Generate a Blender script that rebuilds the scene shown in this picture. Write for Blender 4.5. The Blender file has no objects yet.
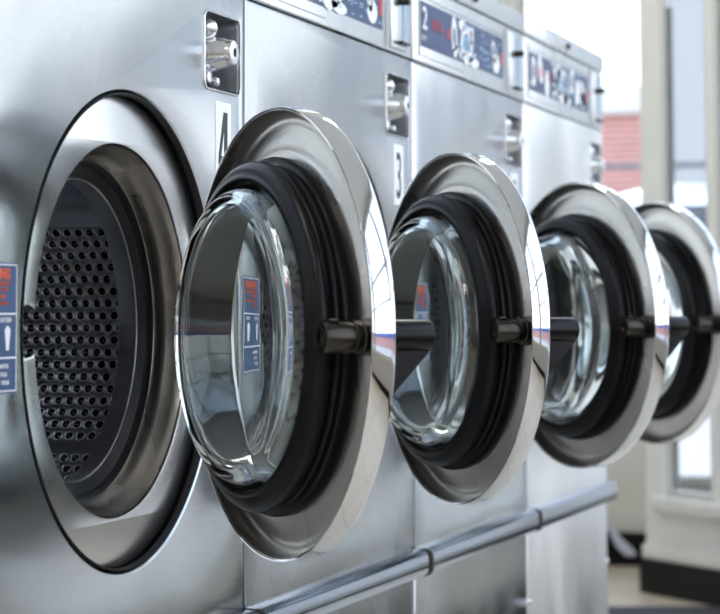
import bpy, bmesh, math, random
from mathutils import Vector, Matrix
random.seed(7)
PI = math.pi
S = bpy.context.scene
COL = S.collection
FZ = 0.49            # height of the seam between upper and lower washer panels above the floor
W = 0.66             # washer width

# ------------------------------------------------------------------ materials
def new_mat(name):
    m = bpy.data.materials.new(name); m.use_nodes = True
    nt = m.node_tree
    for n in list(nt.nodes): nt.nodes.remove(n)
    out = nt.nodes.new('ShaderNodeOutputMaterial')
    b = nt.nodes.new('ShaderNodeBsdfPrincipled')
    nt.links.new(b.outputs[0], out.inputs[0])
    return m, nt, b
def simple(name, col, rough=.5, metal=0., noise=0., nscale=8., bump=0., spec=.5, coat=0.):
    m, nt, b = new_mat(name)
    b.inputs['Base Color'].default_value = (*col, 1)
    b.inputs['Roughness'].default_value = rough
    b.inputs['Metallic'].default_value = metal
    b.inputs['Specular IOR Level'].default_value = spec
    b.inputs['Coat Weight'].default_value = coat
    if noise or bump:
        tc = nt.nodes.new('ShaderNodeTexCoord'); n = nt.nodes.new('ShaderNodeTexNoise')
        n.inputs['Scale'].default_value = nscale; n.inputs['Detail'].default_value = 5
        nt.links.new(tc.outputs['Object'], n.inputs['Vector'])
        if noise:
            mx = nt.nodes.new('ShaderNodeMix'); mx.data_type = 'RGBA'
            mx.inputs['A'].default_value = (*[c*(1-noise) for c in col], 1)
            mx.inputs['B'].default_value = (*[min(1, c*(1+noise)) for c in col], 1)
            nt.links.new(n.outputs['Fac'], mx.inputs['Factor'])
            nt.links.new(mx.outputs['Result'], b.inputs['Base Color'])
        if bump:
            bp = nt.nodes.new('ShaderNodeBump'); bp.inputs['Strength'].default_value = bump
            bp.inputs['Distance'].default_value = .002
            nt.links.new(n.outputs['Fac'], bp.inputs['Height']); nt.links.new(bp.outputs[0], b.inputs['Normal'])
    return m
def steel(name, col=(.62, .64, .66), rough=.24, brush=(2, 2, 80), brush_s=.10, warp=.0, warp_scale=(1.6, 1, .8),
          rvar=.12, stain=.12, seed=0., coords='Object', warp_dist=.02):
    """brushed stainless steel: fine brush lines, smudges and the slow oil-can waviness of thin sheet"""
    m, nt, b = new_mat(name)
    N = nt.nodes.new; L = nt.links.new
    b.inputs['Metallic'].default_value = 1
    tc = N('ShaderNodeTexCoord')
    def noise(scale, s, detail=3., off=0.):
        mp = N('ShaderNodeMapping'); mp.inputs['Scale'].default_value = scale
        mp.inputs['Location'].default_value = (off, off*.7, off*1.3)
        n = N('ShaderNodeTexNoise'); n.inputs['Scale'].default_value = s; n.inputs['Detail'].default_value = detail
        L(tc.outputs[coords], mp.inputs[0]); L(mp.outputs[0], n.inputs['Vector']); return n
    # smudges: cloudy, slightly drawn out downwards
    sm = noise((3, 3, 1.6), 1.8, 2, 3+seed)
    dr = noise((9, 9, 1.6), 2.2, 5, 9+seed)
    mx = N('ShaderNodeMix'); mx.data_type = 'RGBA'
    mx.inputs['A'].default_value = (*[c*(1-stain) for c in col], 1)
    mx.inputs['B'].default_value = (*[min(1, c*(1+stain)) for c in col], 1)
    L(sm.outputs['Fac'], mx.inputs['Factor']); L(mx.outputs['Result'], b.inputs['Base Color'])
    mr = N('ShaderNodeMapRange'); mr.inputs['To Min'].default_value = max(.02, rough-rvar); mr.inputs['To Max'].default_value = rough+rvar
    mr.inputs['From Min'].default_value = .15; mr.inputs['From Max'].default_value = .85
    ad = N('ShaderNodeMath'); ad.operation = 'MULTIPLY_ADD'; ad.inputs[1].default_value = 1.
    hf = N('ShaderNodeMath'); hf.operation = 'MULTIPLY'; hf.inputs[1].default_value = .0
    L(sm.outputs['Fac'], ad.inputs[0]); L(dr.outputs['Fac'], hf.inputs[0]); L(hf.outputs[0], ad.inputs[2])
    L(ad.outputs[0], mr.inputs['Value']); L(mr.outputs[0], b.inputs['Roughness'])
    br = noise(brush, 3., 3, 5+seed)
    bp = N('ShaderNodeBump'); bp.inputs['Strength'].default_value = brush_s; bp.inputs['Distance'].default_value = .0006
    L(br.outputs['Fac'], bp.inputs['Height'])
    if warp:
        wn = noise(warp_scale, 2., 1., 1+seed)
        b2 = N('ShaderNodeBump'); b2.inputs['Strength'].default_value = warp; b2.inputs['Distance'].default_value = warp_dist
        L(wn.outputs['Fac'], b2.inputs['Height']); L(b2.outputs[0], bp.inputs['Normal'])
    L(bp.outputs[0], b.inputs['Normal'])
    return m

M = {}
M['panel'] = [steel('washer_steel_%d' % i, (k*.95, k, k*1.05), rg, warp=w, seed=7.3*i, stain=.22) for i, (w, k, rg) in enumerate(((.16, .58, .24), (.16, .50, .25), (.45, .60, .22), (.26, .86, .38)))]  # per-washer tones put the differing sky reflections into the base colour
M['cabinet'] = steel('cabinet_steel', (.55, .57, .6), .35)
M['recess'] = steel('recess_steel', (.30, .31, .32), .35)
M['ring'] = steel('ring_steel', (.76, .77, .78), .24, brush=(3, 3, 60), brush_s=.04, rvar=.07, warp=.06, stain=.08)
M['cone'] = steel('tub_steel', (.36, .34, .32), .28, brush=(30, 30, 30), brush_s=.1, stain=.2)
M['pan'] = steel('pan_steel', (.57, .55, .50), .29, brush=(60, 60, 60), brush_s=.35, rvar=.08, stain=.22)
M['chrome'] = steel('polished_rim_steel', (.74, .75, .77), .05, brush=(40, 40, 40), brush_s=.02, rvar=.03, stain=.03)
M['lip'] = steel('drum_lip_steel', (.62, .62, .63), .3, brush=(20, 20, 20), brush_s=.05, rvar=.05)
M['drum'] = simple('drum_steel', (.60, .61, .64), .32, 1.)
M['pit'] = simple('dimple_pit', (.012, .012, .014), .12, 0, spec=.8)  # black colour stands in for the shade inside the drum dimples
M['holeblack'] = simple('hole_black', (.004, .004, .005), .6)
M['black'] = simple('matt_black', (.006, .006, .007), .7)
M['rubber'] = simple('black_rubber', (.0035, .0035, .004), .30, 0, bump=.06, nscale=220, spec=.2)
M['rubber2'] = simple('dull_rubber', (.006, .006, .007), .4, 0, bump=.2, nscale=150, spec=.25)
M['lock'] = simple('lock_chrome', (.66, .67, .69), .2, 1.)
M['lockface'] = simple('lock_face', (.82, .84, .86), .3, .7)
M['latch'] = simple('dark_latch_metal', (.055, .05, .043), .27, 1., noise=.3, nscale=60)
M['handle'] = simple('black_handle', (.004, .004, .005), .28, 0., spec=.22)
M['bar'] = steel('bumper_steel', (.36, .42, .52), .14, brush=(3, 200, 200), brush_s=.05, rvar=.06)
M['rubber_end'] = simple('seal_black', (.01, .01, .01), .5)
M['white'] = simple('white_label', (.93, .94, .94), .45)
M['ink'] = simple('black_ink', (.02, .022, .024), .5)
M['blue'] = simple('blue_label', (.035, .085, .20), .4, noise=.12, nscale=90)
M['navy'] = simple('navy_display', (.012, .045, .15), .3, noise=.2, nscale=30)
M['pale_blue'] = simple('pale_blue_print', (.35, .55, .75), .35)
M['orange'] = simple('orange_print', (.75, .13, .05), .5)
M['red'] = simple('red_print', (.65, .03, .04), .4)
M['ctrl'] = steel('control_steel', (.72, .74, .75), .3, warp=.03, stain=.06)
M['cream'] = simple('cream_plastic', (.72, .70, .64), .5)
def glass_mat(name, col, rough=0., ior=1.5):
    m, nt, b = new_mat(name)
    b.inputs['Base Color'].default_value = (*col, 1); b.inputs['Roughness'].default_value = rough
    b.inputs['Transmission Weight'].default_value = 1; b.inputs['IOR'].default_value = ior
    tc = nt.nodes.new('ShaderNodeTexCoord'); n = nt.nodes.new('ShaderNodeTexNoise'); n.inputs['Scale'].default_value = 14
    n.inputs['Detail'].default_value = 2
    bp = nt.nodes.new('ShaderNodeBump'); bp.inputs['Strength'].default_value = .04; bp.inputs['Distance'].default_value = .004
    nt.links.new(tc.outputs['Object'], n.inputs['Vector']); nt.links.new(n.outputs['Fac'], bp.inputs['Height'])
    nt.links.new(bp.outputs[0], b.inputs['Normal'])
    return m
M['glass'] = glass_mat('door_glass', (.90, .96, .94))
def pane_mat():
    m = bpy.data.materials.new('window_glass'); m.use_nodes = True; nt = m.node_tree
    for n in list(nt.nodes): nt.nodes.remove(n)
    o = nt.nodes.new('ShaderNodeOutputMaterial'); mx = nt.nodes.new('ShaderNodeMixShader')
    t = nt.nodes.new('ShaderNodeBsdfTransparent'); t.inputs[0].default_value = (.97, .975, .975, 1)
    g = nt.nodes.new('ShaderNodeBsdfGlossy'); g.inputs['Roughness'].default_value = .01
    lw = nt.nodes.new('ShaderNodeLayerWeight'); lw.inputs[0].default_value = .5
    pw = nt.nodes.new('ShaderNodeMath'); pw.operation = 'POWER'; pw.inputs[1].default_value = 5
    f = nt.nodes.new('ShaderNodeMath'); f.operation = 'MULTIPLY_ADD'; f.inputs[1].default_value = .9; f.inputs[2].default_value = .04
    nt.links.new(lw.outputs['Facing'], pw.inputs[0]); nt.links.new(pw.outputs[0], f.inputs[0])
    nt.links.new(f.outputs[0], mx.inputs[0]); nt.links.new(t.outputs[0], mx.inputs[1]); nt.links.new(g.outputs[0], mx.inputs[2])
    nt.links.new(mx.outputs[0], o.inputs[0]); return m
M['pane'] = pane_mat()
M['wall'] = simple('beige_paint', (.74, .73, .68), .6, noise=.06, nscale=3)
M['frame'] = simple('window_frame_paint', (.60, .61, .60), .5, noise=.05, nscale=4)
M['lowwall'] = simple('worn_wainscot_paint', (.74, .735, .70), .6, noise=.10, nscale=7)
M['grey_wall'] = simple('grey_wainscot_paint', (.46, .44, .41), .6, noise=.1, nscale=5)
M['ceiling'] = simple('ceiling_white', (.80, .80, .78), .8)
M['base'] = simple('black_cove_base', (.004, .004, .005), .6, spec=.2)
M['mat'] = simple('dark_mat', (.03, .032, .04), .9, noise=.4, nscale=40, bump=.5)
def floor_mat():
    m, nt, b = new_mat('vinyl_tile_floor')
    tc = nt.nodes.new('ShaderNodeTexCoord')
    br = nt.nodes.new('ShaderNodeTexBrick'); br.offset = 0
    br.inputs['Scale'].default_value = 1.; br.inputs['Brick Width'].default_value = .305; br.inputs['Row Height'].default_value = .305
    br.inputs['Mortar Size'].default_value = .0015
    br.inputs['Color1'].default_value = (.68, .60, .49, 1); br.inputs['Color2'].default_value = (.62, .55, .45, 1)
    br.inputs['Mortar'].default_value = (.12, .11, .1, 1)
    nt.links.new(tc.outputs['Object'], br.inputs['Vector']); nt.links.new(br.outputs['Color'], b.inputs['Base Color'])
    b.inputs['Roughness'].default_value = .28
    return m
M['floor'] = floor_mat()
def brick_mat(name, c1, c2, mortar):
    m, nt, b = new_mat(name)
    tc = nt.nodes.new('ShaderNodeTexCoord'); sp = nt.nodes.new('ShaderNodeSeparateXYZ'); cb = nt.nodes.new('ShaderNodeCombineXYZ')
    ad = nt.nodes.new('ShaderNodeMath')
    br = nt.nodes.new('ShaderNodeTexBrick'); br.inputs['Scale'].default_value = 1.
    br.inputs['Brick Width'].default_value = .22; br.inputs['Row Height'].default_value = .075; br.inputs['Mortar Size'].default_value = .008
    br.inputs['Color1'].default_value = (*c1, 1); br.inputs['Color2'].default_value = (*c2, 1); br.inputs['Mortar'].default_value = (*mortar, 1)
    L = nt.links.new
    L(tc.outputs['Object'], sp.inputs[0]); L(sp.outputs[0], ad.inputs[0]); L(sp.outputs[1], ad.inputs[1])
    L(ad.outputs[0], cb.inputs[0]); L(sp.outputs[2], cb.inputs[1]); L(cb.outputs[0], br.inputs['Vector'])
    L(br.outputs['Color'], b.inputs['Base Color']); b.inputs['Roughness'].default_value = .85
    return m
M['brick'] = brick_mat('red_brick', (.60, .22, .19), (.52, .18, .16), (.72, .6, .56))
M['pinkbrick'] = brick_mat('pink_brick', (.62, .26, .24), (.55, .22, .2), (.7, .6, .55))
M['stucco'] = simple('pale_stucco', (.39, .40, .405), .8, noise=.04, nscale=1)
M['asphalt'] = simple('pavement', (.52, .49, .44), .85, noise=.12, nscale=2)
M['carwhite'] = simple('white_car_paint', (.86, .86, .84), .25, coat=.6)
M['darkglass'] = simple('car_glass', (.03, .035, .04), .08)
M['tyre'] = simple('tyre', (.02, .02, .02), .7)
M['bluepaint'] = simple('blue_paint', (.03, .11, .42), .4)
M['rail'] = simple('grey_rail', (.10, .11, .13), .5)
M['hose'] = simple('pale_plastic', (.62, .68, .85), .4)

# ------------------------------------------------------------------ mesh helpers
def finish(bm, name, mat, parent=None, smooth=35., loc=(0, 0, 0)):
    bmesh.ops.remove_doubles(bm, verts=bm.verts, dist=1e-6)
    bmesh.ops.recalc_face_normals(bm, faces=bm.faces)
    if smooth:
        a = math.radians(smooth)
        for f in bm.faces: f.smooth = True
        for e in bm.edges:
            if len(e.link_faces) == 2 and e.calc_face_angle(0) > a: e.smooth = False
    me = bpy.data.meshes.new(name); bm.to_mesh(me); bm.free()
    for m_ in (mat if isinstance(mat, (list, tuple)) else [mat]): me.materials.append(m_)
    o = bpy.data.objects.new(name, me); COL.objects.link(o); o.location = loc
    if parent is not None: o.parent = parent
    return o
def box(bm, x0, x1, y0, y1, z0, z1, bev=0., seg=2):
    r = bmesh.ops.create_cube(bm, size=1.)
    vs = r['verts']
    for v in vs:
        v.co = Vector(((x0+x1)/2+v.co.x*(x1-x0), (y0+y1)/2+v.co.y*(y1-y0), (z0+z1)/2+v.co.z*(z1-z0)))
    if bev:
        es = list({e for v in vs for e in v.link_edges})
        bmesh.ops.bevel(bm, geom=es, offset=bev, segments=seg, affect='EDGES', profile=.5)
    return vs
def boxo(name, mat, dims, parent=None, bev=0., loc=(0, 0, 0)):
    bm = bmesh.new(); box(bm, *dims, bev=bev); return finish(bm, name, mat, parent, loc=loc)
def lathe(bm, prof, c, axis, seg=128, closed=False, skip=None):
    """revolve (radius, height) profile about `axis` through c"""
    axis = Vector(axis).normalized()
    up = Vector((0, 0, 1)) if abs(axis.z) < .9 else Vector((1, 0, 0))
    a = up.cross(axis).normalized(); b = axis.cross(a)
    c = Vector(c); rows = []
    for (r, h) in prof:
        if r < 1e-7: rows.append([bm.verts.new(c+axis*h)]*seg)
        else: rows.append([bm.verts.new(c+axis*h+(a*math.cos(2*PI*i/seg)+b*math.sin(2*PI*i/seg))*r) for i in range(seg)])
    n = len(rows)
    for k in range(n if closed else n-1):
        A, B = rows[k], rows[(k+1) % n]
        for i in range(seg):
            if skip and skip(k, i): continue
            j = (i+1) % seg
            q = []
            for v in (A[i], A[j], B[j], B[i]):
                if v not in q: q.append(v)
            if len(q) > 2:
                try: bm.faces.new(q)
                except ValueError: pass
def latheo(name, mat, prof, c, axis, parent=None, seg=128, closed=False, smooth=35., skip=None, loc=(0, 0, 0)):
    bm = bmesh.new(); lathe(bm, prof, c, axis, seg, closed, skip); return finish(bm, name, mat, parent, smooth, loc)
def circle(cx, cz, r, n=160): return [(cx+r*math.cos(2*PI*i/n), cz+r*math.sin(2*PI*i/n)) for i in range(n)]
def rrect(x0, x1, z0, z1, r, n=5):
    p = []
    for (cx, cz, a0) in ((x1-r, z1-r, 0), (x0+r, z1-r, 90), (x0+r, z0+r, 180), (x1-r, z0+r, 270)):
        for i in range(n+1):
            a = math.radians(a0+90*i/n); p.append((cx+r*math.cos(a), cz+r*math.sin(a)))
    return p
def plate(name, mat, loops, y0, y1, parent=None, bev=0., loc=(0, 0, 0)):
    """flat sheet in the xz plane with holes, from y0 (front) to y1 (back), optional rounded edges"""
    cu = bpy.data.curves.new('t', 'CURVE'); cu.dimensions = '2D'; cu.fill_mode = 'BOTH'
    cu.extrude = max(1e-5, (y1-y0)/2-bev); cu.bevel_depth = bev; cu.bevel_resolution = 2; cu.offset = -bev
    for l in loops:
        s = cu.splines.new('POLY'); s.points.add(len(l)-1); s.use_cyclic_u = True
        for i, (x, z) in enumerate(l): s.points[i].co = (x, z, 0, 1)
    to = bpy.data.objects.new('t', cu); COL.objects.link(to)
    bpy.context.view_layer.update()
    me = bpy.data.meshes.new_from_object(to.evaluated_get(bpy.context.evaluated_depsgraph_get()))
    bpy.data.objects.remove(to); bpy.data.curves.remove(cu)
    me.transform(Matrix.Translation((0, (y0+y1)/2, 0)) @ Matrix.Rotation(PI/2, 4, 'X'))
    bm = bmesh.new(); bm.from_mesh(me); bpy.data.meshes.remove(me)
    for f in bm.faces: f.material_index = 0
    return finish(bm, name, mat, parent, 25., loc)
def text_bm(bm, s, x, z, h, y, sx=1., bold=0.):
    """printed characters standing in the xz plane, left edge x, baseline z, cap height h"""
    cu = bpy.data.curves.new('t', 'FONT'); cu.body = s; cu.size = h/.69; cu.extrude = .0002; cu.offset = bold
    to = bpy.data.objects.new('t', cu); COL.objects.link(to)
    bpy.context.view_layer.update()
    me = bpy.data.meshes.new_from_object(to.evaluated_get(bpy.context.evaluated_depsgraph_get()))
    bpy.data.objects.remove(to); bpy.data.curves.remove(cu)
    me.transform(Matrix.Translation((x, y, z)) @ Matrix.Rotation(PI/2, 4, 'X') @ Matrix.Diagonal((sx, 1, 1, 1)))
    bm.from_mesh(me); bpy.data.meshes.remove(me)
def tag(o, label=None, cat=None, group=None, kind=None):
    if label: o['label'] = label
    if cat: o['category'] = cat
    if group: o['group'] = group
    if kind: o['kind'] = kind
    return o
def empty(name, loc):
    o = bpy.data.objects.new(name, None); COL.objects.link(o); o.location = loc; o.empty_display_size = .1; return o
def struct(o): o['kind'] = 'structure'; return o

# ------------------------------------------------------------------ drum shell with punched dimples (shared mesh)
CX, CZ = .3417, FZ+.3133        # centre of the loading opening on the washer
def drum_mesh():
    R = .262; NR = 122; y0 = .066; P = .0136; NC = 25
    verts = []; faces = []; mi = []
    def pt(ang, y, r): return (CX+r*math.cos(ang), y, CZ+r*math.sin(ang))
    da = 2*PI/NR
    hexo = []                      # cell border, brick-like hexagon in (row, column) units
    for (u, v) in ((-.5, .17), (-.5, -.17), (0, -.5+-.0), (.5, -.17), (.5, .17), (0, .5)):
        hexo.append((u, v))
    # staggered brick hexagon: neighbours share borders
    bor = [(-.5, -.333), (0, -.667), (.5, -.333), (.5, .333), (0, .667), (-.5, .333)]
    def smooth_band(a):
        d = math.degrees(a)
        d = (d+180) % 360-180
        return (-31.5 < d < -28.) or (26 < d < 60) or (140 < d < 174) or (-94 < d < -62)
    for r in range(NR):
        a0 = r*da
        if smooth_band(a0):
            for k in range(2):
                pass
            b = len(verts)
            for (dy, da_) in ((0, -.667), (1, -.667), (1, .667), (0, .667)):
                verts.append(pt(a0+da_*da, y0+dy*P*NC, R+.0006))
            faces.append((b, b+1, b+2, b+3)); mi.append(0); continue
        for c in range(NC):
            yc = y0+(c+.5+(.5 if r % 2 else 0))*P
            # border subdivided to 12
            B = []
            for k in range(6):
                p, q = bor[k], bor[(k+1) % 6]
                B.append(p); B.append(((p[0]+q[0])/2, (p[1]+q[1])/2))
            rings = []
            b = len(verts)
            for (u, v) in B: verts.append(pt(a0+v*da, yc+u*P, R))
            angs = [math.atan2(v*da*R, u*P) for (u, v) in B]
            for (rr, dd) in ((.0061, .0), (.0055, -.0006), (.0048, -.0002), (.0042, .0012), (.0030, .0024), (.0018, .0013), (.0007, .0008)):
                for t in angs: verts.append(pt(a0+rr*math.sin(t)/R, yc+rr*math.cos(t), R+dd))
            for k in range(7):
                for i in range(12):
                    j = (i+1) % 12
                    faces.append((b+k*12+i, b+k*12+j, b+k*12+12+j, b+k*12+12+i)); mi.append(1 if k > 3 else 0)
            faces.append(tuple(b+84+i for i in range(12))); mi.append(1)
    # lifters
    def quadstrip(pts, m=0):
        b = len(verts)
        for (a, rr) in pts:
            verts.append(pt(math.radians(a), y0, rr)); verts.append(pt(math.radians(a), y0+P*NC, rr))
        for i in range(len(pts)-1): faces.append((b+2*i, b+2*i+1, b+2*i+3, b+2*i+2)); mi.append(m)
    for a in (27., 147., 267.):
        quadstrip([(a-1, .262), (a-1.2, .255), (a-.6, .2525), (a+2, .252), (a+5, .243), (a+10, .222), (a+14, .213), (a+18, .216), (a+23, .236), (a+28, .262)])
    # back disc
    b = len(verts)
    for i in range(96): verts.append(pt(2*PI*i/96, y0+P*NC, .264))
    faces.append(tuple(range(b, b+96))); mi.append(0)
    # front annulus, behind the lip
    b = len(verts)
    for rr, yy in ((.264, y0), (.19, y0-.002), (.1505, .0785)):
        for i in range(96): verts.append(pt(2*PI*i/96, yy, rr))
    for k in range(2):
        for i in range(96):
            j = (i+1) % 96; faces.append((b+k*96+i, b+k*96+j, b+k*96+96+j, b+k*96+96+i)); mi.append(0)
    me = bpy.data.meshes.new('drum'); me.from_pydata(verts, [], faces)
    me.materials.append(M['drum']); me.materials.append(M['pit'])
    mi += [0]*(len(faces)-len(mi)); me.polygons.foreach_set('material_index', mi)
    me.polygons.foreach_set('use_smooth', [True]*len(me.polygons))
    try: me.set_sharp_from_angle(angle=math.radians(50))
    except Exception: pass
    me.update(); return me
DRUM = drum_mesh()

# ------------------------------------------------------------------ one washer
DR = .2168; HX, HY, HZ = .5003, .002, FZ+.3103
def text_part(name, mat, items, parent, y):
    bm = bmesh.new()
    for it in items: text_bm(bm, it[0], it[1], it[2], it[3], y, *(it[4:]))
    return finish(bm, name, mat, parent, 0)
def build_door(root, phi):
    c = (-DR, 0, 0); ax = (0, 1, 0)
    pan = latheo('door', M['pan'], [(.150, -.028), (.190, -.0285), (.205, -.0275), (.2105, -.0250), (.2145, -.0215), (.2146, -.001),
                 (.2138, -.001), (.2132, -.006), (.2118, -.0112), (.2085, -.0150), (.2035, -.0164), (.1975, -.0154), (.190, -.0128), (.182, -.0098), (.177, -.0082), (.172, -.0076), (.150, -.0076)],
                 c, ax, root, seg=160, closed=True, loc=(HX, HY, HZ))
    pan.rotation_euler.z = phi
    latheo('rim', M['chrome'], [(.2147, -.0005), (.2147, -.0215), (.2108, -.0253), (.2120, -.0258), (.2154, -.0240), (.2168, -.0218), (.2171, -.0195), (.2171, -.0012), (.2164, .0), (.2153, .0)],
           c, ax, pan, seg=160, closed=True)
    latheo('gasket', M['rubber'], [(.171, -.0076), (.1716, .002), (.1702, .0046), (.1675, .0056), (.1640, .0062), (.1628, .0085), (.1630, .0115), (.1646, .0135),
           (.1662, .0160), (.1668, .0205), (.1662, .0235), (.1650, .0258), (.1620, .0282), (.1580, .0306), (.1530, .0328), (.1495, .0338), (.1472, .0334), (.1460, .0318), (.1455, .0280),
           (.1455, -.022), (.1498, -.0245), (.1500, -.0076)],
           c, ax, pan, seg=160, closed=True, loc=(0, 0, -.003))
    latheo('door_glass', M['glass'], [(.1452, -.020), (.1452, .020), (.1440, .030), (.1406, .0375), (.1377, .0432), (.1350, .0470), (.1312, .0493), (.1268, .0500), (.1212, .0488), (.1130, .0462), (.09, .0430), (.05, .0412), (0, .0405),
           (0, .0345), (.05, .0352), (.09, .0368), (.1120, .0395), (.1203, .0412), (.1252, .0412), (.1282, .0388), (.1308, .0345), (.1340, .0270), (.1372, .015), (.1380, .004), (.1385, -.020)],
           c, ax, pan, seg=160, closed=True, smooth=60, loc=(0, 0, -.003))
    # latch barrel on the inside of the free edge
    lx, lz = -DR-.186, -.003
    la = latheo('latch', M['latch'], [(0, .0315), (.0062, .0315), (.0068, .0322), (.0068, .0355), (.0105, .0362), (.0140, .0355), (.0150, .0335), (.0150, .0095), (.0142, .0088), (.0142, .0065),
                 (.0160, .0055), (.0160, -.001), (.0172, -.002), (.0172, -.012), (.0150, -.0195), (0, -.0195)], (lx, 0, lz), ax, pan, seg=40, closed=False)
    bm = bmesh.new(); box(bm, lx-.008, lx+.004, .021, .030, lz+.0135, lz+.0167, bev=.001); 
    lathe(bm, [(0, .0155), (.0028, .0155), (.003, .015), (.003, .011)], (lx, .014, lz), (-.55, 0, -.83), 16)
    finish(bm, 'latch_pin', M['latch'], pan)
    # handle on the outside with its triangular web
    bm = bmesh.new()
    hx = lx-.002
    lathe(bm, [(0, -.0715), (.0120, -.0715), (.0135, -.0705), (.0143, -.0680), (.0143, -.0300), (.018, -.0275), (0, -.0270)], (hx, 0, lz+.001), ax, 40)
    pr = [(-.0700, -.006), (-.0700, -.013), (-.0275, -.056), (-.0275, -.006)]
    va = [bm.verts.new((hx-.0045, a, lz+z)) for a, z in pr]; vb = [bm.verts.new((hx+.0045, a, lz+z)) for a, z in pr]
    bm.faces.new(va); bm.faces.new(vb[::-1])
    for i in range(4):
        j = (i+1) % 4; bm.faces.new((va[i], va[j], vb[j], vb[i]))
    finish(bm, 'handle', M['handle'], pan)
    bm = bmesh.new(); box(bm, -.022, -.002, -.034, -.0205, -.045, .045, bev=.003)
    lathe(bm, [(0, -.05), (.006, -.05), (.006, .05), (0, .05)], (-.003, -.026, 0), (0, 0, 1), 20)
    finish(bm, 'hinge', M['pan'], pan)
    return pan

def build_washer(i, num, phi, label, x, W):
    D = W-.66
    root = empty('washing_machine', (x, 0, 0))
    tag(root, label, 'washing machine', 'row of stainless front-load washers')
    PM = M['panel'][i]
    g = .0035
    # cabinet shell
    bm = bmesh.new()
    T = .004; x0, x1 = g+.001, W-g-.001
    box(bm, x0, x0+T, .012, .74, .03, 1.28); box(bm, x1-T, x1, .012, .74, .03, 1.28)
    box(bm, x0, x1, .736, .74, .03, 1.28); box(bm, x0, x1, .012, .74, 1.276, 1.282)
    box(bm, x0, x1, .03, .74, .03, .035)
    for (fx, fy) in ((.05, .08), (W-.05, .08), (.05, .68), (W-.05, .68)): lathe(bm, [(0, 0), (.025, 0), (.025, .03), (0, .03)], (fx, fy, 0), (0, 0, 1), 20)
    finish(bm, 'cabinet', M['cabinet'], root)
    bm = bmesh.new(); box(bm, .0002, g+.0015, .0085, .0118, .03, FZ+.79); box(bm, W-g-.0015, W-.0002, .0085, .0118, .03, FZ+.79)
    finish(bm, 'gap_shade_strip', M['black'], root)  # black strips stand in for the shade inside the seams
    # front upper panel with round and lock openings
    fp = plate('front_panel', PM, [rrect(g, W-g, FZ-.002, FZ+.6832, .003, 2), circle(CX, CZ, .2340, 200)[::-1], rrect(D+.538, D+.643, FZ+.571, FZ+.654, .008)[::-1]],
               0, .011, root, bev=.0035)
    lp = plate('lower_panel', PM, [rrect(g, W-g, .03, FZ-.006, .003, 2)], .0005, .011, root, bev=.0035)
    for sx in (.012, W-.012):
        latheo('screw', M['lock'], [(0, .0045), (.003, .004), (.0058, .002), (.0062, 0)], (sx, .0005, FZ-.151), (0, -1, 0), lp, seg=20)
    # bumper bar between them
    bm = bmesh.new()
    prof = [(0, .003), (-.0115, .0025), (-.0175, -.0005), (-.0198, -.0055), (-.0205, -.0165), (-.0198, -.0270), (-.0170, -.0315), (-.012, -.033), (0, -.033)]
    n = len(prof)
    ra = [bm.verts.new((.009-y*.45, y, FZ+z)) for y, z in prof]; rb = [bm.verts.new((W-.0015, y, FZ+z)) for y, z in prof]
    for k in range(n-1): bm.faces.new((ra[k], ra[k+1], rb[k+1], rb[k]))
    bm.faces.new(ra); bm.faces.new(rb[::-1]); bm.faces.new((ra[0], ra[-1], rb[-1], rb[0]))
    br = finish(bm, 'bumper_bar', M['bar'], root, 50.)
    bm = bmesh.new()
    pr2 = [(y*1.08-.0005, z*1.05) for y, z in prof]
    ra = [bm.verts.new((.0005-y*.45, y, FZ+z)) for y, z in pr2]; rb = [bm.verts.new((.0088-y*.45, y, FZ+z)) for y, z in pr2]
    for k in range(n-1): bm.faces.new((ra[k], ra[k+1], rb[k+1], rb[k]))
    bm.faces.new(ra); bm.faces.new(rb[::-1])
    finish(bm, 'end_cap', M['rubber_end'], br)
    # opening: gap wall blackened as shade, steel ring with latch notch, funnel, gasket, drum
    latheo('opening_collar', M['black'], [(.2322, .0004), (.2312, -.0003), (.2300, .0004), (.2298, .0060), (.2330, .0098), (.2375, .012), (.2375, .045), (.182, .046)], (CX, 0, CZ), (0, 1, 0), root)
    r0, rn, cn = .1823, .0235, .1945      # ring bore, notch radius, notch centre radius
    x_i = (r0*r0-rn*rn+cn*cn)/(2*cn); a_i = math.acos(x_i/r0)
    inner = []
    N = 180
    for k in range(N+1):
        a = PI+a_i+(2*PI-2*a_i)*k/N; inner.append((CX+r0*math.cos(a), CZ+r0*math.sin(a)))
    b_i = math.atan2(r0*math.sin(a_i), cn-x_i)
    for k in range(1, 24):     # notch arc bulging outwards
        t = b_i+(2*PI-2*b_i)*k/24
        inner.append((CX-cn+rn*math.cos(t), CZ+rn*math.sin(t)))
    plate('door_seat_ring', M['ring'], [circle(CX, CZ, .2308, 200), inner[::-1]], .0125, .0165, root, bev=.0012)
    def sk(k, i):
        a = 2*PI*(i+.5)/160
        return k < 3 and (abs(a-PI) < math.radians(8) or min(a, 2*PI-a) < math.radians(8)) and False
    # the funnel behind the ring, cut away at the latch notch
    bm = bmesh.new()
    prof = [(.1815, .0150), (.1790, .0240), (.1770, .0265), (.1750, .034), (.1700, .0405), (.1668, .0440), (.1658, .0460), (.1670, .050)]
    lathe(bm, prof, (CX, 0, CZ), (0, 1, 0), 160)
    kill = [f for f in bm.faces if f.calc_center_median().x < CX-.1 and abs(f.calc_center_median().z-CZ) < .0235 and f.calc_center_median().y < .0435]
    bmesh.ops.delete(bm, geom=kill, context='FACES')
    finish(bm, 'tub_funnel', M['cone'], root)
    latheo('tub_gasket', M['rubber2'], [(.1662, .0455), (.1635, .0470), (.1610, .0520), (.1560, .0535), (.1530, .0550), (.1500, .0560), (.1495, .0600), (.1560, .062)], (CX, 0, CZ), (0, 1, 0), root)
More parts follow.
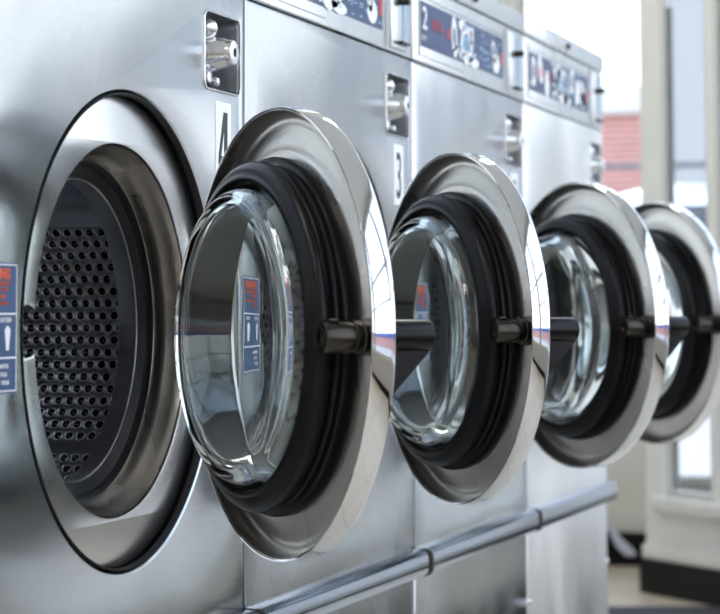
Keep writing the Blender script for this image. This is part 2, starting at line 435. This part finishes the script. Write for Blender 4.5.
    dl = latheo('drum_lip', M['lip'], [(.1540, .0610), (.1500, .0568), (.1488, .0562), (.1478, .0575), (.1480, .064), (.1485, .070), (.1495, .0775), (.1525, .079)], (CX, 0, CZ), (0, 1, 0), root)
    d = bpy.data.objects.new('drum', DRUM); COL.objects.link(d); d.parent = root
    latheo('tub', M['black'], [(.2375, .045), (.28, .05), (.28, .46), (0, .46)], (CX, 0, CZ), (0, 1, 0), root, seg=96)
    # coin lock recess and chrome lock
    lx, lz = D+.5865, FZ+.6125
    bm = bmesh.new()
    lo = rrect(D+.5385, D+.6425, FZ+.5715, FZ+.6535, .008); lo2 = rrect(D+.5385+.004, D+.6425-.004, FZ+.5715+.004, FZ+.6535-.004, .006)
    ra = [bm.verts.new((x, .004, z)) for x, z in lo]; rb = [bm.verts.new((x, .034, z)) for x, z in lo2]
    for k in range(len(ra)): bm.faces.new((ra[k], ra[(k+1) % len(ra)], rb[(k+1) % len(ra)], rb[k]))
    bm.faces.new(rb[::-1])
    lb = finish(bm, 'lock_recess', M['recess'], root)
    outer = rrect(D+.5363, D+.6447, FZ+.5693, FZ+.6557, .010); inn = rrect(D+.5385, D+.6425, FZ+.5715, FZ+.6535, .008)
    plate('recess_frame', M['chrome'], [outer, inn[::-1]], -.0012, .001, lb, bev=.0007)
    bm = bmesh.new()
    lathe(bm, [(.0255, -.034), (.0255, -.020), (.0235, -.012), (.0190, -.002), (.0155, .008), (.0142, .0105), (.0142, .0140), (.0132, .0155)], (lx, 0, lz), (0, -1, 0), 48)
    lk = finish(bm, 'lock_barrel', M['lock'], lb)
    latheo('lock_face', M['lockface'], [(.0133, .0153), (.0115, .0165), (.0055, .0165), (.0050, .0150), (0, .0150)], (lx, 0, lz), (0, -1, 0), lb, seg=40)
    boxo('keyway', M['ink'], (lx-.0011, lx+.0011, -.0172, -.014, lz-.0045, lz+.0045), lb)
    latheo('chrome_stud', M['lock'], [(.0125, -.034), (.0125, -.016), (.0115, -.008), (.008, -.002), (.0035, .0005), (0, .001)], (lx-.014, 0, lz+.0265), (0, -1, 0), lb, seg=32)
    latheo('chrome_stud', M['lock'], [(.009, -.034), (.0085, -.010), (.0065, -.006), (.0, -.005)], (lx-.018, 0, lz-.0275), (0, -1, 0), lb, seg=32)
    latheo('screw', M['lock'], [(.0055, -.034), (.0055, -.004), (.0045, -.002), (.002, -.001), (0, -.001)], (lx-.003, 0, lz-.0315), (0, -1, 0), lb, seg=24)
    # number plate
    pl = plate('number_plate', M['white'], [rrect(D+.569, D+.614, FZ+.476, FZ+.559, .0015, 2)], -.0008, .0004, root)
    if num == '4':
        q = lambda a: [(D+.577+.028*x, FZ+.479+.069*z) for x, z in a]
        plate('numeral', M['ink'], [q([(.52, 1), (.92, 1), (.92, .30), (1, .30), (1, .15), (.92, .15), (.92, 0), (.58, 0), (.58, .15), (0, .15), (0, .30)]), q([(.26, .30), (.58, .74), (.58, .30)])], -.0012, -.0008, pl)
    else: text_part('numeral', M['ink'], [(num, D+.577, FZ+.486, .062, .62 if num != '1' else .9, .0003)], pl, -.0011)
    LZ = FZ-.0045
    # blue warning label
    lb = plate('warning_label', M['blue'], [rrect(.012, .098, LZ+.265, LZ+.378, .003, 3)], -.0006, .0004, root)
    bm = bmesh.new()
    for z in (.3335, .2955): box(bm, .014, .096, -.0010, -.0004, LZ+z-.0007, LZ+z+.0007)
    for (a, b_, c_, d_) in ((.0135, .0965, .3765, .3755), (.0135, .0965, .2675, .2665)): box(bm, a, b_, -.0010, -.0004, LZ+d_, LZ+c_)
    for xx in (.0135, .0957): box(bm, xx, xx+.0008, -.0010, -.0004, LZ+.2665, LZ+.3765)
    # pointer
    pts = [(.0765, .302), (.0750, .312), (.0735, .3195), (.0755, .3215), (.079, .3235), (.0825, .3215), (.0845, .3195), (.0830, .312), (.0815, .302)]
    bm.faces.new([bm.verts.new((x, -.0010, LZ+z)) for x, z in pts])
    pts = [(.0265, .302), (.0250, .312), (.0235, .3195), (.0255, .3215), (.029, .3235), (.0325, .3215), (.0345, .3195), (.0330, .312), (.0315, .302)]
    bm.faces.new([bm.verts.new((x, -.0010, LZ+z)) for x, z in pts])
    finish(bm, 'label_lines', M['white'], lb, 0)
    text_part('label_text', M['white'], [('LATCHED', .064, LZ+.3262, .0040, .86), ('OPEN', .020, LZ+.3262, .0040, .9), ('INTERRUPTER', .051, LZ+.2865, .0036, .92), ('CYCLE', .064, LZ+.2795, .0036, .92), ('DOOR', .068, LZ+.2725, .0036, .92)], lb, -.0010)
    text_part('label_heading', M['orange'], [('WARNING', .024, LZ+.3640, .0085, .98, .0006), ('DO NOT OPEN DOOR UNTIL', .017, LZ+.3580, .0036, .95), ('WASHER STOPS', .046, LZ+.3530, .0033, .95), ('AND DRUM IS NOT IN MOTION', .017, LZ+.3470, .0033, .84), ('EACH WASH', .053, LZ+.3410, .0033, .95)], lb, -.0010)
    # control fascia
    cz0, cz1 = FZ+.685, FZ+.798
    cf = plate('control_fascia', M['ctrl'], [rrect(g, W-g, cz0, cz1, .003, 2)], -.001, .011, root, bev=.002)
    bm = bmesh.new()
    box(bm, .030, .036, -.0022, -.0008, FZ+.694, FZ+.787); box(bm, .534, .538, -.004, -.0008, cz0+.003, cz1-.003)
    box(bm, .030, .534, -.0024, -.0008, FZ+.779, FZ+.781); box(bm, .030, .28, -.0024, -.0008, FZ+.6945, FZ+.6960)
    finish(bm, 'fascia_trim', M['cabinet'], cf)
    ds = plate('display_panel', M['navy'], [rrect(.032, .515, FZ+.709, FZ+.774, .002, 2)], -.0022, -.0008, cf)
    rng = random.Random(11+i)
    bm = bmesh.new()
    def disc(x, z, rx, rz, a=0, n=20, rin=0.):
        o_ = []
        for k in range(n):
            t = 2*PI*k/n; X, Z = rx*math.cos(t), rz*math.sin(t)
            o_.append((x+X*math.cos(a)-Z*math.sin(a), z+X*math.sin(a)+Z*math.cos(a)))
        vs = [bm.verts.new((p[0], -.0027, FZ+p[1])) for p in o_]
        if rin:
            wi = [bm.verts.new((x+(p[0]-x)*rin, -.0027, FZ+z+(p[1]-z)*rin)) for p in o_]
            for k in range(n): bm.faces.new((vs[k], vs[(k+1) % n], wi[(k+1) % n], wi[k]))
        else: bm.faces.new(vs)
    # drawn washer, hose and swirl pictograms in pale ink
    disc(.218, .742, .016, .032, .12, 20, .45); disc(.288, .738, .036, .031, 0, 24, .55)
    disc(.262, .765, .02, .009); disc(.330, .715, .03, .008); disc(.318, .756, .012, .014, .3, 20, .5)
    disc(.468, .728, .022, .016); disc(.455, .745, .012, .02, .5, 20, .6)
    if i == 3:
        for k in range(9): disc(.07+.05*k, .742+.012*math.sin(2.3*k), .017, .026, .5*math.sin(k*1.7), 20, .0 if k % 3 else .5)
    for k in range(16):
        x = .215+.008*k; disc(x, .722+.006*math.sin(k*.9), .006, .003, .4)
    finish(bm, 'pictogram', M['white'], ds, 0)
    bm = bmesh.new()
    for k in range(60):
        x = .36+rng.random()*.15; z = .713+rng.random()*.058; box(bm, x, x+.004+rng.random()*.014, -.0026, -.002, FZ+z, FZ+z+.0018)
    for k in range(22):
        x = .235+rng.random()*.1; z = .715+rng.random()*.05; box(bm, x, x+.003+rng.random()*.012, -.0029, -.002, FZ+z, FZ+z+.003)
    for k in range(5): box(bm, .262, .312, -.0030, -.002, FZ+.728+.005*k, FZ+.7305+.005*k)
    finish(bm, 'printed_lines', M['pale_blue'], ds, 0)
    bm = bmesh.new()
    for k in range(2):
        x = .098+k*.030
        box(bm, x, x+.017, -.0028, -.002, FZ+.7460, FZ+.7475); box(bm, x, x+.017, -.0028, -.002, FZ+.7385, FZ+.7400); box(bm, x, x+.017, -.0028, -.002, FZ+.753, FZ+.7545)
        box(bm, x, x+.004, -.0028, -.002, FZ+.7385, FZ+.7545); box(bm, x+.013, x+.017, -.0028, -.002, FZ+.7385, FZ+.7545)
    box(bm, .180, .192, -.0028, -.002, FZ+.735, FZ+.750)
    box(bm, .500, .512, -.0028, -.002, FZ+.728, FZ+.750)
    finish(bm, 'red_digits', M['red'], ds, 0)
    text_part('display_text', M['white'], [(num, .046, FZ+.735, .032, 1.1, .0006), ('START', .040, FZ+.718, .007, .9)], ds, -.0026)
    # lock column of the coin box at the right of the fascia
    bm = bmesh.new()
    box(bm, D+.552, D+.626, -.0035, -.0008, cz0+.006, cz1-.006, bev=.0008)
    kc = finish(bm, 'coin_box_door', M['ctrl'], cf)
    boxo('coin_slot_strip', M['pale_blue'], (D+.606, D+.619, -.0045, -.003, cz0+.018, cz1-.012), kc)
    bm = bmesh.new(); lathe(bm, [(0, .016), (.005, .016), (.0055, .015), (.0055, 0)], (D+.588, -.003, FZ+.757), (0, -1, 0), 20)
    finish(bm, 'coin_box_lock', M['latch'], kc)
    bm = bmesh.new(); box(bm, D+.573, D+.612, -.013, -.003, cz0+.012, cz0+.016, bev=.001)
    finish(bm, 'ledge', M['latch'], kc)
    # top cap
    bm = bmesh.new(); box(bm, g*.5, W-g*.5, -.0045, .744, FZ+.800, FZ+.832, bev=.003)
    tc_ = finish(bm, 'top_cap', M['ctrl'], root)
    latheo('cap_screw', M['latch'], [(0, .006), (.005, .005), (.006, 0)], (.33, -.0045, FZ+.815), (0, -1, 0), tc_, seg=20)
    build_door(root, phi)
    return root

labels = ['stainless front-load washer number 4, its perforated drum showing beside its open door',
          'stainless front-load washer with number 3 plate, partly covered by the nearest open door',
          'stainless front-load washer between the number 3 washer and the end washer, control panel washed out in blur',
          'last stainless front-load washer of the row, next to the brick view, with pale plain panel']
labels[2] = 'third stainless front-load washer from the left, below the navy control panel with red digits'
for i, (num, phi, x, w) in enumerate((('4', .7647, -.66, .66), ('3', .727, 0, .66), ('2', .788, .66, .66), ('1', .775, 1.32, .66))):
    build_washer(i, num, phi, labels[i], x, w)

# ------------------------------------------------------------------ room
H = 3.4
def poly_floor(name, pts, z0, z1, mat):
    bm = bmesh.new(); a = [bm.verts.new((x, y, z0)) for x, y in pts]; b = [bm.verts.new((x, y, z1)) for x, y in pts]
    bm.faces.new(a[::-1]); bm.faces.new(b)
    for i in range(len(a)):
        j = (i+1) % len(a); bm.faces.new((a[i], a[j], b[j], b[i]))
    return struct(finish(bm, name, mat, None, 0))
Cn = Vector((4.236, .350)); DD = Vector((-math.sqrt(.5), -math.sqrt(.5)))     # storefront corner and the diagonal bay
SE = 2.9; En = Cn+DD*SE
EX = 4.92; BY = .95; LX = -4.6; SY = En.y
outline = [(LX-.12, BY+.12), (LX-.12, SY-.12), (En.x-.05, SY-.12), (Cn.x+.1, Cn.y-.1), (EX+.12, Cn.y-.1), (EX+.12, BY+.12)]
poly_floor('floor', outline[::-1], -.08, 0, M['floor'])
poly_floor('ceiling', outline[::-1], H, H+.08, M['ceiling'])
struct(boxo('wall_back', M['wall'], (LX, EX+.12, BY, BY+.12, 0, H)))
struct(boxo('wall_left', M['wall'], (LX-.12, LX, SY-.12, BY+.12, 0, H)))
wn = [0]
def wall_run(name, p0, p1, panes, sill, head, thick=.12, fy=(.035, .075), out=1, base=True, frame_w=.045, transom=None, rail=None, wm='lowwall'):
    """storefront wall from p0 to p1 with window openings panes=[(s0,s1)]; local x along wall, y towards the inside"""
    p0, p1 = Vector(p0), Vector(p1); Ln = (p1-p0).length; ang = math.atan2(p1.y-p0.y, p1.x-p0.x)
    loops = [[(0, 0), (Ln, 0), (Ln, H), (0, H)]]
    sills = sill if isinstance(sill, (list, tuple)) else [sill]*len(panes)
    for (a, b), sill in zip(panes, sills): loops.append([(a, sill), (a, head), (b, head), (b, sill)])
    def put(o):
        o.location = (p0.x, p0.y, 0); o.rotation_euler.z = ang; return o
    w = struct(put(plate(name, M[wm], loops, -thick if out > 0 else 0, 0 if out > 0 else thick)))
    s = 1 if out > 0 else -1      # inside lies towards +y*s
    for (a, b), sill in zip(panes, sills):
        wn[0] += 1
        y0, y1 = sorted((-fy[0]*s, -fy[1]*s))
        bm = bmesh.new()
        fr = frame_w
        box(bm, a, a+fr, y0, y1, sill, head); box(bm, b-fr, b, y0, y1, sill, head); box(bm, a+fr, b-fr, y0, y1, sill, sill+fr); box(bm, a+fr, b-fr, y0, y1, head-fr, head)
        if transom: box(bm, a+fr, b-fr, y0, y1, transom, transom+.05)
        if rail: box(bm, a+fr, b-fr, y0, y1, rail, rail+.022)
        f = put(finish(bm, 'window_%d' % wn[0], M['frame'])); struct(f)
        fm = (fy[0]+fy[1])/2; ya, yb = sorted((-(fm-.003)*s, -(fm+.003)*s))
        boxo('window_pane', M['pane'], (a+fr*.6, b-fr*.6, ya, yb, sill+fr*.6, head-fr*.6), f)
    return ang, put, s
# diagonal bay: local x runs from the corner towards the viewer; inside is on its -y side
panes = [(.105, .335), (.365, 1.18), (1.24, 2.05), (2.11, 2.84)]
ang, put, s = wall_run('wall_right', (Cn.x, Cn.y), (En.x, En.y), panes, .285, 3.15, thick=.04, fy=(.008, .034), out=-1, frame_w=.02, transom=2.25)
bm = bmesh.new(); box(bm, .07, SE, -.035, .03, .245, .285, bev=.006)
put(struct(finish(bm, 'trim_1', M['lowwall'])))
bm = bmesh.new(); box(bm, .0, SE, -.018, .001, .100, .142, bev=.006)
put(struct(finish(bm, 'trim_2', M['lowwall'])))
bm = bmesh.new(); box(bm, -.004, SE, -.024, .0, 0, .100, bev=.003)
put(struct(finish(bm, 'baseboard_right', M['base'])))
# return between the bay corner and the end wall
bm = bmesh.new()
q = [(Cn.x, Cn.y), (EX, Cn.y+.055), (EX, Cn.y+.025), (Cn.x+.01, Cn.y-.02)]
va = [bm.verts.new((x, y, 0)) for x, y in q]; vb = [bm.verts.new((x, y, H)) for x, y in q]
bm.faces.new(va); bm.faces.new(vb[::-1])
for k in range(4): bm.faces.new((va[k], va[(k+1) % 4], vb[(k+1) % 4], vb[k]))
struct(finish(bm, 'wall_return', M['wall'], None, 0))
# end wall behind the washers' end (visible between the last washer and the bay)
ang, put, s = wall_run('wall_end', (EX, Cn.y+.05), (EX, BY), [(.012, .50)], .62, 3.15, out=1, frame_w=.02)
o = boxo('trim_3', M['lowwall'], (EX-.02, EX, Cn.y, BY, .60, .625)); struct(o)
struct(boxo('baseboard_end', M['base'], (EX-.035, EX, Cn.y+.07, BY, 0, .105)))
# opposite storefront wall
ang, put, s = wall_run('wall_front', (En.x, SY), (LX, SY), [(.08, 1.45), (1.51, 2.86), (2.92, 4.2), (4.26, 5.5)], .47, 3.2, out=-1, frame_w=.035, transom=1.68, rail=1.20, wm='grey_wall')
bm = bmesh.new(); box(bm, 0, En.x-LX, -.02, 0, 0, .09); put(struct(finish(bm, 'baseboard_front', M['base'])))

# unseen ceiling lamps added to brighten the interior
em, nt, b = new_mat('added_lamp_diffuser')
b.inputs['Emission Color'].default_value = (1, .96, .90, 1); b.inputs['Emission Strength'].default_value = 16.
b.inputs['Base Color'].default_value = (.9, .9, .9, 1)
for k, (x, y) in enumerate(((-3.3, -.2), (-1.6, .5), (3.3, .3))):
    t = empty('added_ceiling_light', (x, y, H))
    tag(t, 'unseen long ceiling light with white tray, added to brighten the room', 'light', 'added ceiling lights')
    bm = bmesh.new(); box(bm, -.65, .65, -.2, .2, -.06, -.001, bev=.01); finish(bm, 'tray', M['ceiling'], t)
    boxo('diffuser', em, (-.62, .62, -.17, .17, -.072, -.0605), t)

# floor mat and pale plastic piece
o = empty('floor_mat', (3.33, .04, 0))
tag(o, 'dark rough door mat on the floor at the bottom right corner', 'mat')
bm = bmesh.new(); box(bm, -.55, .55, -.45, .45, .0, .012, bev=.004)
m_ = finish(bm, 'mat_pile', M['mat'], o); m_.rotation_euler.z = .3
# small curved scoop lying by the dark base
bm = bmesh.new()
pts = [(.01, .034, .128), (.005, .022, .100), (.0, .004, .072), (.0, -.020, .050), (.0, -.038, .042)]
rad = [.007, .012, .017, .018, .010]
prev = None
for k, (p, r) in enumerate(zip(pts, rad)):
    ring = []
    for q in range(14):
        t = 2*PI*q/14; ring.append(bm.verts.new((p[0]+r*.35*math.cos(t), p[1]+r*math.cos(t), max(.002, p[2]+r*math.sin(t)))))
    if prev:
        for q in range(14): bm.faces.new((prev[q], prev[(q+1) % 14], ring[(q+1) % 14], ring[q]))
    else: bm.faces.new(ring[::-1])
    prev = ring
bm.faces.new(prev)
o = finish(bm, 'plastic_scoop', M['hose'], None, 60., loc=(4.872, .552, .0))
tag(o, 'small pale blue plastic piece against the dark base beside the last washer', 'scoop')

# ------------------------------------------------------------------ outside
bm = bmesh.new(); box(bm, -30, 60, -40, 40, -.3, -.10); struct(finish(bm, 'ground', M['asphalt'], None, 0))
bd = empty('brick_building', (24, 6, -.1))
tag(bd, 'low red brick building with white parapet seen beyond the last washer', 'building')
boxo('brick_wall', M['brick'], (0, 6, -10, 10, 0, 3.30), bd)
boxo('parapet', M['ceiling'], (-.12, 6.1, -10.1, 10.1, 3.30, 3.62), bd)
pb = empty('pale_building', (17.5, 0, -.1))
tag(pb, 'tall pale rendered building behind the panes of the window bay', 'building')
boxo('rendered_wall', M['stucco'], (0, 5, -9, 2.62, 0, 9.), pb)
boxo('cornice', M['stucco'], (-.15, 5, -9.1, 2.68, 9., 9.3), pb)
# thin horizontal handrail outside
hr = empty('handrail', (12.5, 2.3, -.1))
tag(hr, 'thin grey horizontal handrail crossing in front of the brick building', 'railing')
zr = 1.90
bm = bmesh.new(); lathe(bm, [(0, -1.4), (.02, -1.4), (.02, 1.4), (0, 1.4)], (0, 0, zr), (0, 1, 0), 16); finish(bm, 'rail', M['rail'], hr)
for y in (-1.38, 1.38):
    bm = bmesh.new(); lathe(bm, [(0, 0), (.02, 0), (.02, zr), (0, zr)], (0, y, 0), (0, 0, 1), 16); finish(bm, 'post', M['rail'], hr)
# white parked car
car = empty('car', (6.15, .68, -.1))
tag(car, 'white rounded parked car outside the window in front of the brick building', 'car')
bm = bmesh.new()
secs = [(-.0, .62, .30, .58), (.25, .80, .26, .74), (1.0, .86, .24, .86), (1.5, .88, .24, .92), (3.2, .88, .24, .94), (4.0, .84, .26, .90), (4.3, .70, .34, .72)]
prev = None
for (x, hw, z0, z1) in secs:
    ring = [bm.verts.new((x, y*hw, z)) for (y, z) in ((-.96, z0), (-1, z0+.25*(z1-z0)), (-1, z0+.7*(z1-z0)), (-.9, z1-.03), (-.5, z1), (.5, z1), (.9, z1-.03), (1, z0+.7*(z1-z0)), (1, z0+.25*(z1-z0)), (.96, z0))]
    if prev:
        for q in range(10): bm.faces.new((prev[q], prev[(q+1) % 10], ring[(q+1) % 10], ring[q]))
    else: bm.faces.new(ring[::-1])
    prev = ring
bm.faces.new(prev); finish(bm, 'body', M['carwhite'], car, 40)
bm = bmesh.new(); prev = None
for (x, hw, z1) in ((.95, .72, .90), (1.3, .72, 1.20), (1.6, .70, 1.43), (2.1, .68, 1.53), (3.0, .68, 1.50), (3.5, .68, 1.36), (3.95, .70, .92)):
    ring = [bm.verts.new((x, y*hw, z)) for (y, z) in ((-1, .86), (-.95, .86+.6*(z1-.86)), (-.82, z1-.05), (-.5, z1), (.5, z1), (.82, z1-.05), (.95, .86+.6*(z1-.86)), (1, .86))]
    if prev:
        for q in range(8): bm.faces.new((prev[q], prev[(q+1) % 8], ring[(q+1) % 8], ring[q]))
    prev = ring
finish(bm, 'roof', M['carwhite'], car, 40)
bm = bmesh.new()
box(bm, 1.02, 1.08, -.58, .58, .96, 1.02); v_ = [bm.verts.new(p) for p in ((1.0, -.6, .97), (1.0, .6, .97), (1.53, .5, 1.40), (1.53, -.5, 1.40))]; bm.faces.new(v_)
finish(bm, 'windscreen', M['darkglass'], car, 0)
for (x, y) in ((.8, -.82), (.8, .82), (3.4, -.82), (3.4, .82)):
    bm = bmesh.new(); lathe(bm, [(0, -.1), (.2, -.1), (.31, -.09), (.32, 0), (.31, .09), (.2, .1), (0, .1)], (x, y, .32), (0, 1, 0), 32); finish(bm, 'wheel', M['tyre'], car)
# unseen board fence, added only to tone the reflections in the steel panels
fn = empty('added_fence', (8.6, -.4, -.1))
tag(fn, 'unseen pale brown board fence, added outside the bay to be mirrored in the panels', 'fence')
M['board'] = simple('added_fence_boards', (.56, .50, .43), .7, noise=.2, nscale=6)
bm = bmesh.new()
for k in range(40): box(bm, 0, .025, -.16*k-.152, -.16*k, .12, 1.40)
finish(bm, 'boards', M['board'], fn, 0)
for k in range(5): boxo('post', M['rail'], (.026, .116, -1.55*k-.1, -1.55*k, 0, 1.45), fn)
# unseen low wall, added for the coloured bands mirrored in the door rims
gw = empty('added_garden_wall', (0, -7.2, -.1))
tag(gw, 'unseen low pink brick wall with blue coping, added for the door rim reflections', 'wall')
boxo('brickwork', M['pinkbrick'], (-14, 9, -.25, 0, 0, .62), gw)
boxo('coping', M['bluepaint'], (-14, 9, -.32, .06, .62, .86), gw)

# ------------------------------------------------------------------ light, world, camera
wd = bpy.data.worlds.new('overcast'); S.world = wd; wd.use_nodes = True
nt = wd.node_tree; bg = nt.nodes['Background']
tc = nt.nodes.new('ShaderNodeTexCoord'); sp = nt.nodes.new('ShaderNodeSeparateXYZ'); rp = nt.nodes.new('ShaderNodeValToRGB')
rp.color_ramp.elements[0].position = .0; rp.color_ramp.elements[0].color = (.93, .94, .96, 1)
rp.color_ramp.elements[1].position = .75; rp.color_ramp.elements[1].color = (.58, .74, 1., 1)
nt.links.new(tc.outputs['Generated'], sp.inputs[0]); nt.links.new(sp.outputs[2], rp.inputs[0]); nt.links.new(rp.outputs[0], bg.inputs[0])
bg.inputs[1].default_value = 3.3

cd = bpy.data.cameras.new('camera'); cam = bpy.data.objects.new('camera', cd); COL.objects.link(cam)
yaw, pit, rol = .3117751, .0826455, -.0040662
F = Vector((math.cos(yaw)*math.cos(pit), math.sin(yaw)*math.cos(pit), math.sin(pit))); Rt = Vector((math.sin(yaw), -math.cos(yaw), 0)); U = Rt.cross(F)
c_, s_ = math.cos(rol), math.sin(rol); R2 = Rt*c_+U*s_; U2 = U*c_-Rt*s_
mw = Matrix((( R2.x, U2.x, -F.x, -2.333807), (R2.y, U2.y, -F.y, -.887761), (R2.z, U2.z, -F.z, .328026+FZ), (0, 0, 0, 1)))
cam.matrix_world = mw
cd.sensor_width = 36; cd.lens = 36*2228.13/720; cd.shift_y = -178.014/720; cd.clip_start = .05; cd.clip_end = 200
cd.dof.use_dof = True; cd.dof.focus_distance = 2.32; cd.dof.aperture_fstop = 9.
S.camera = cam
S.view_settings.view_transform = 'Standard'; S.view_settings.look = 'None'; S.view_settings.gamma = 1; S.view_settings.use_curve_mapping = False
S.view_settings.exposure = 0.
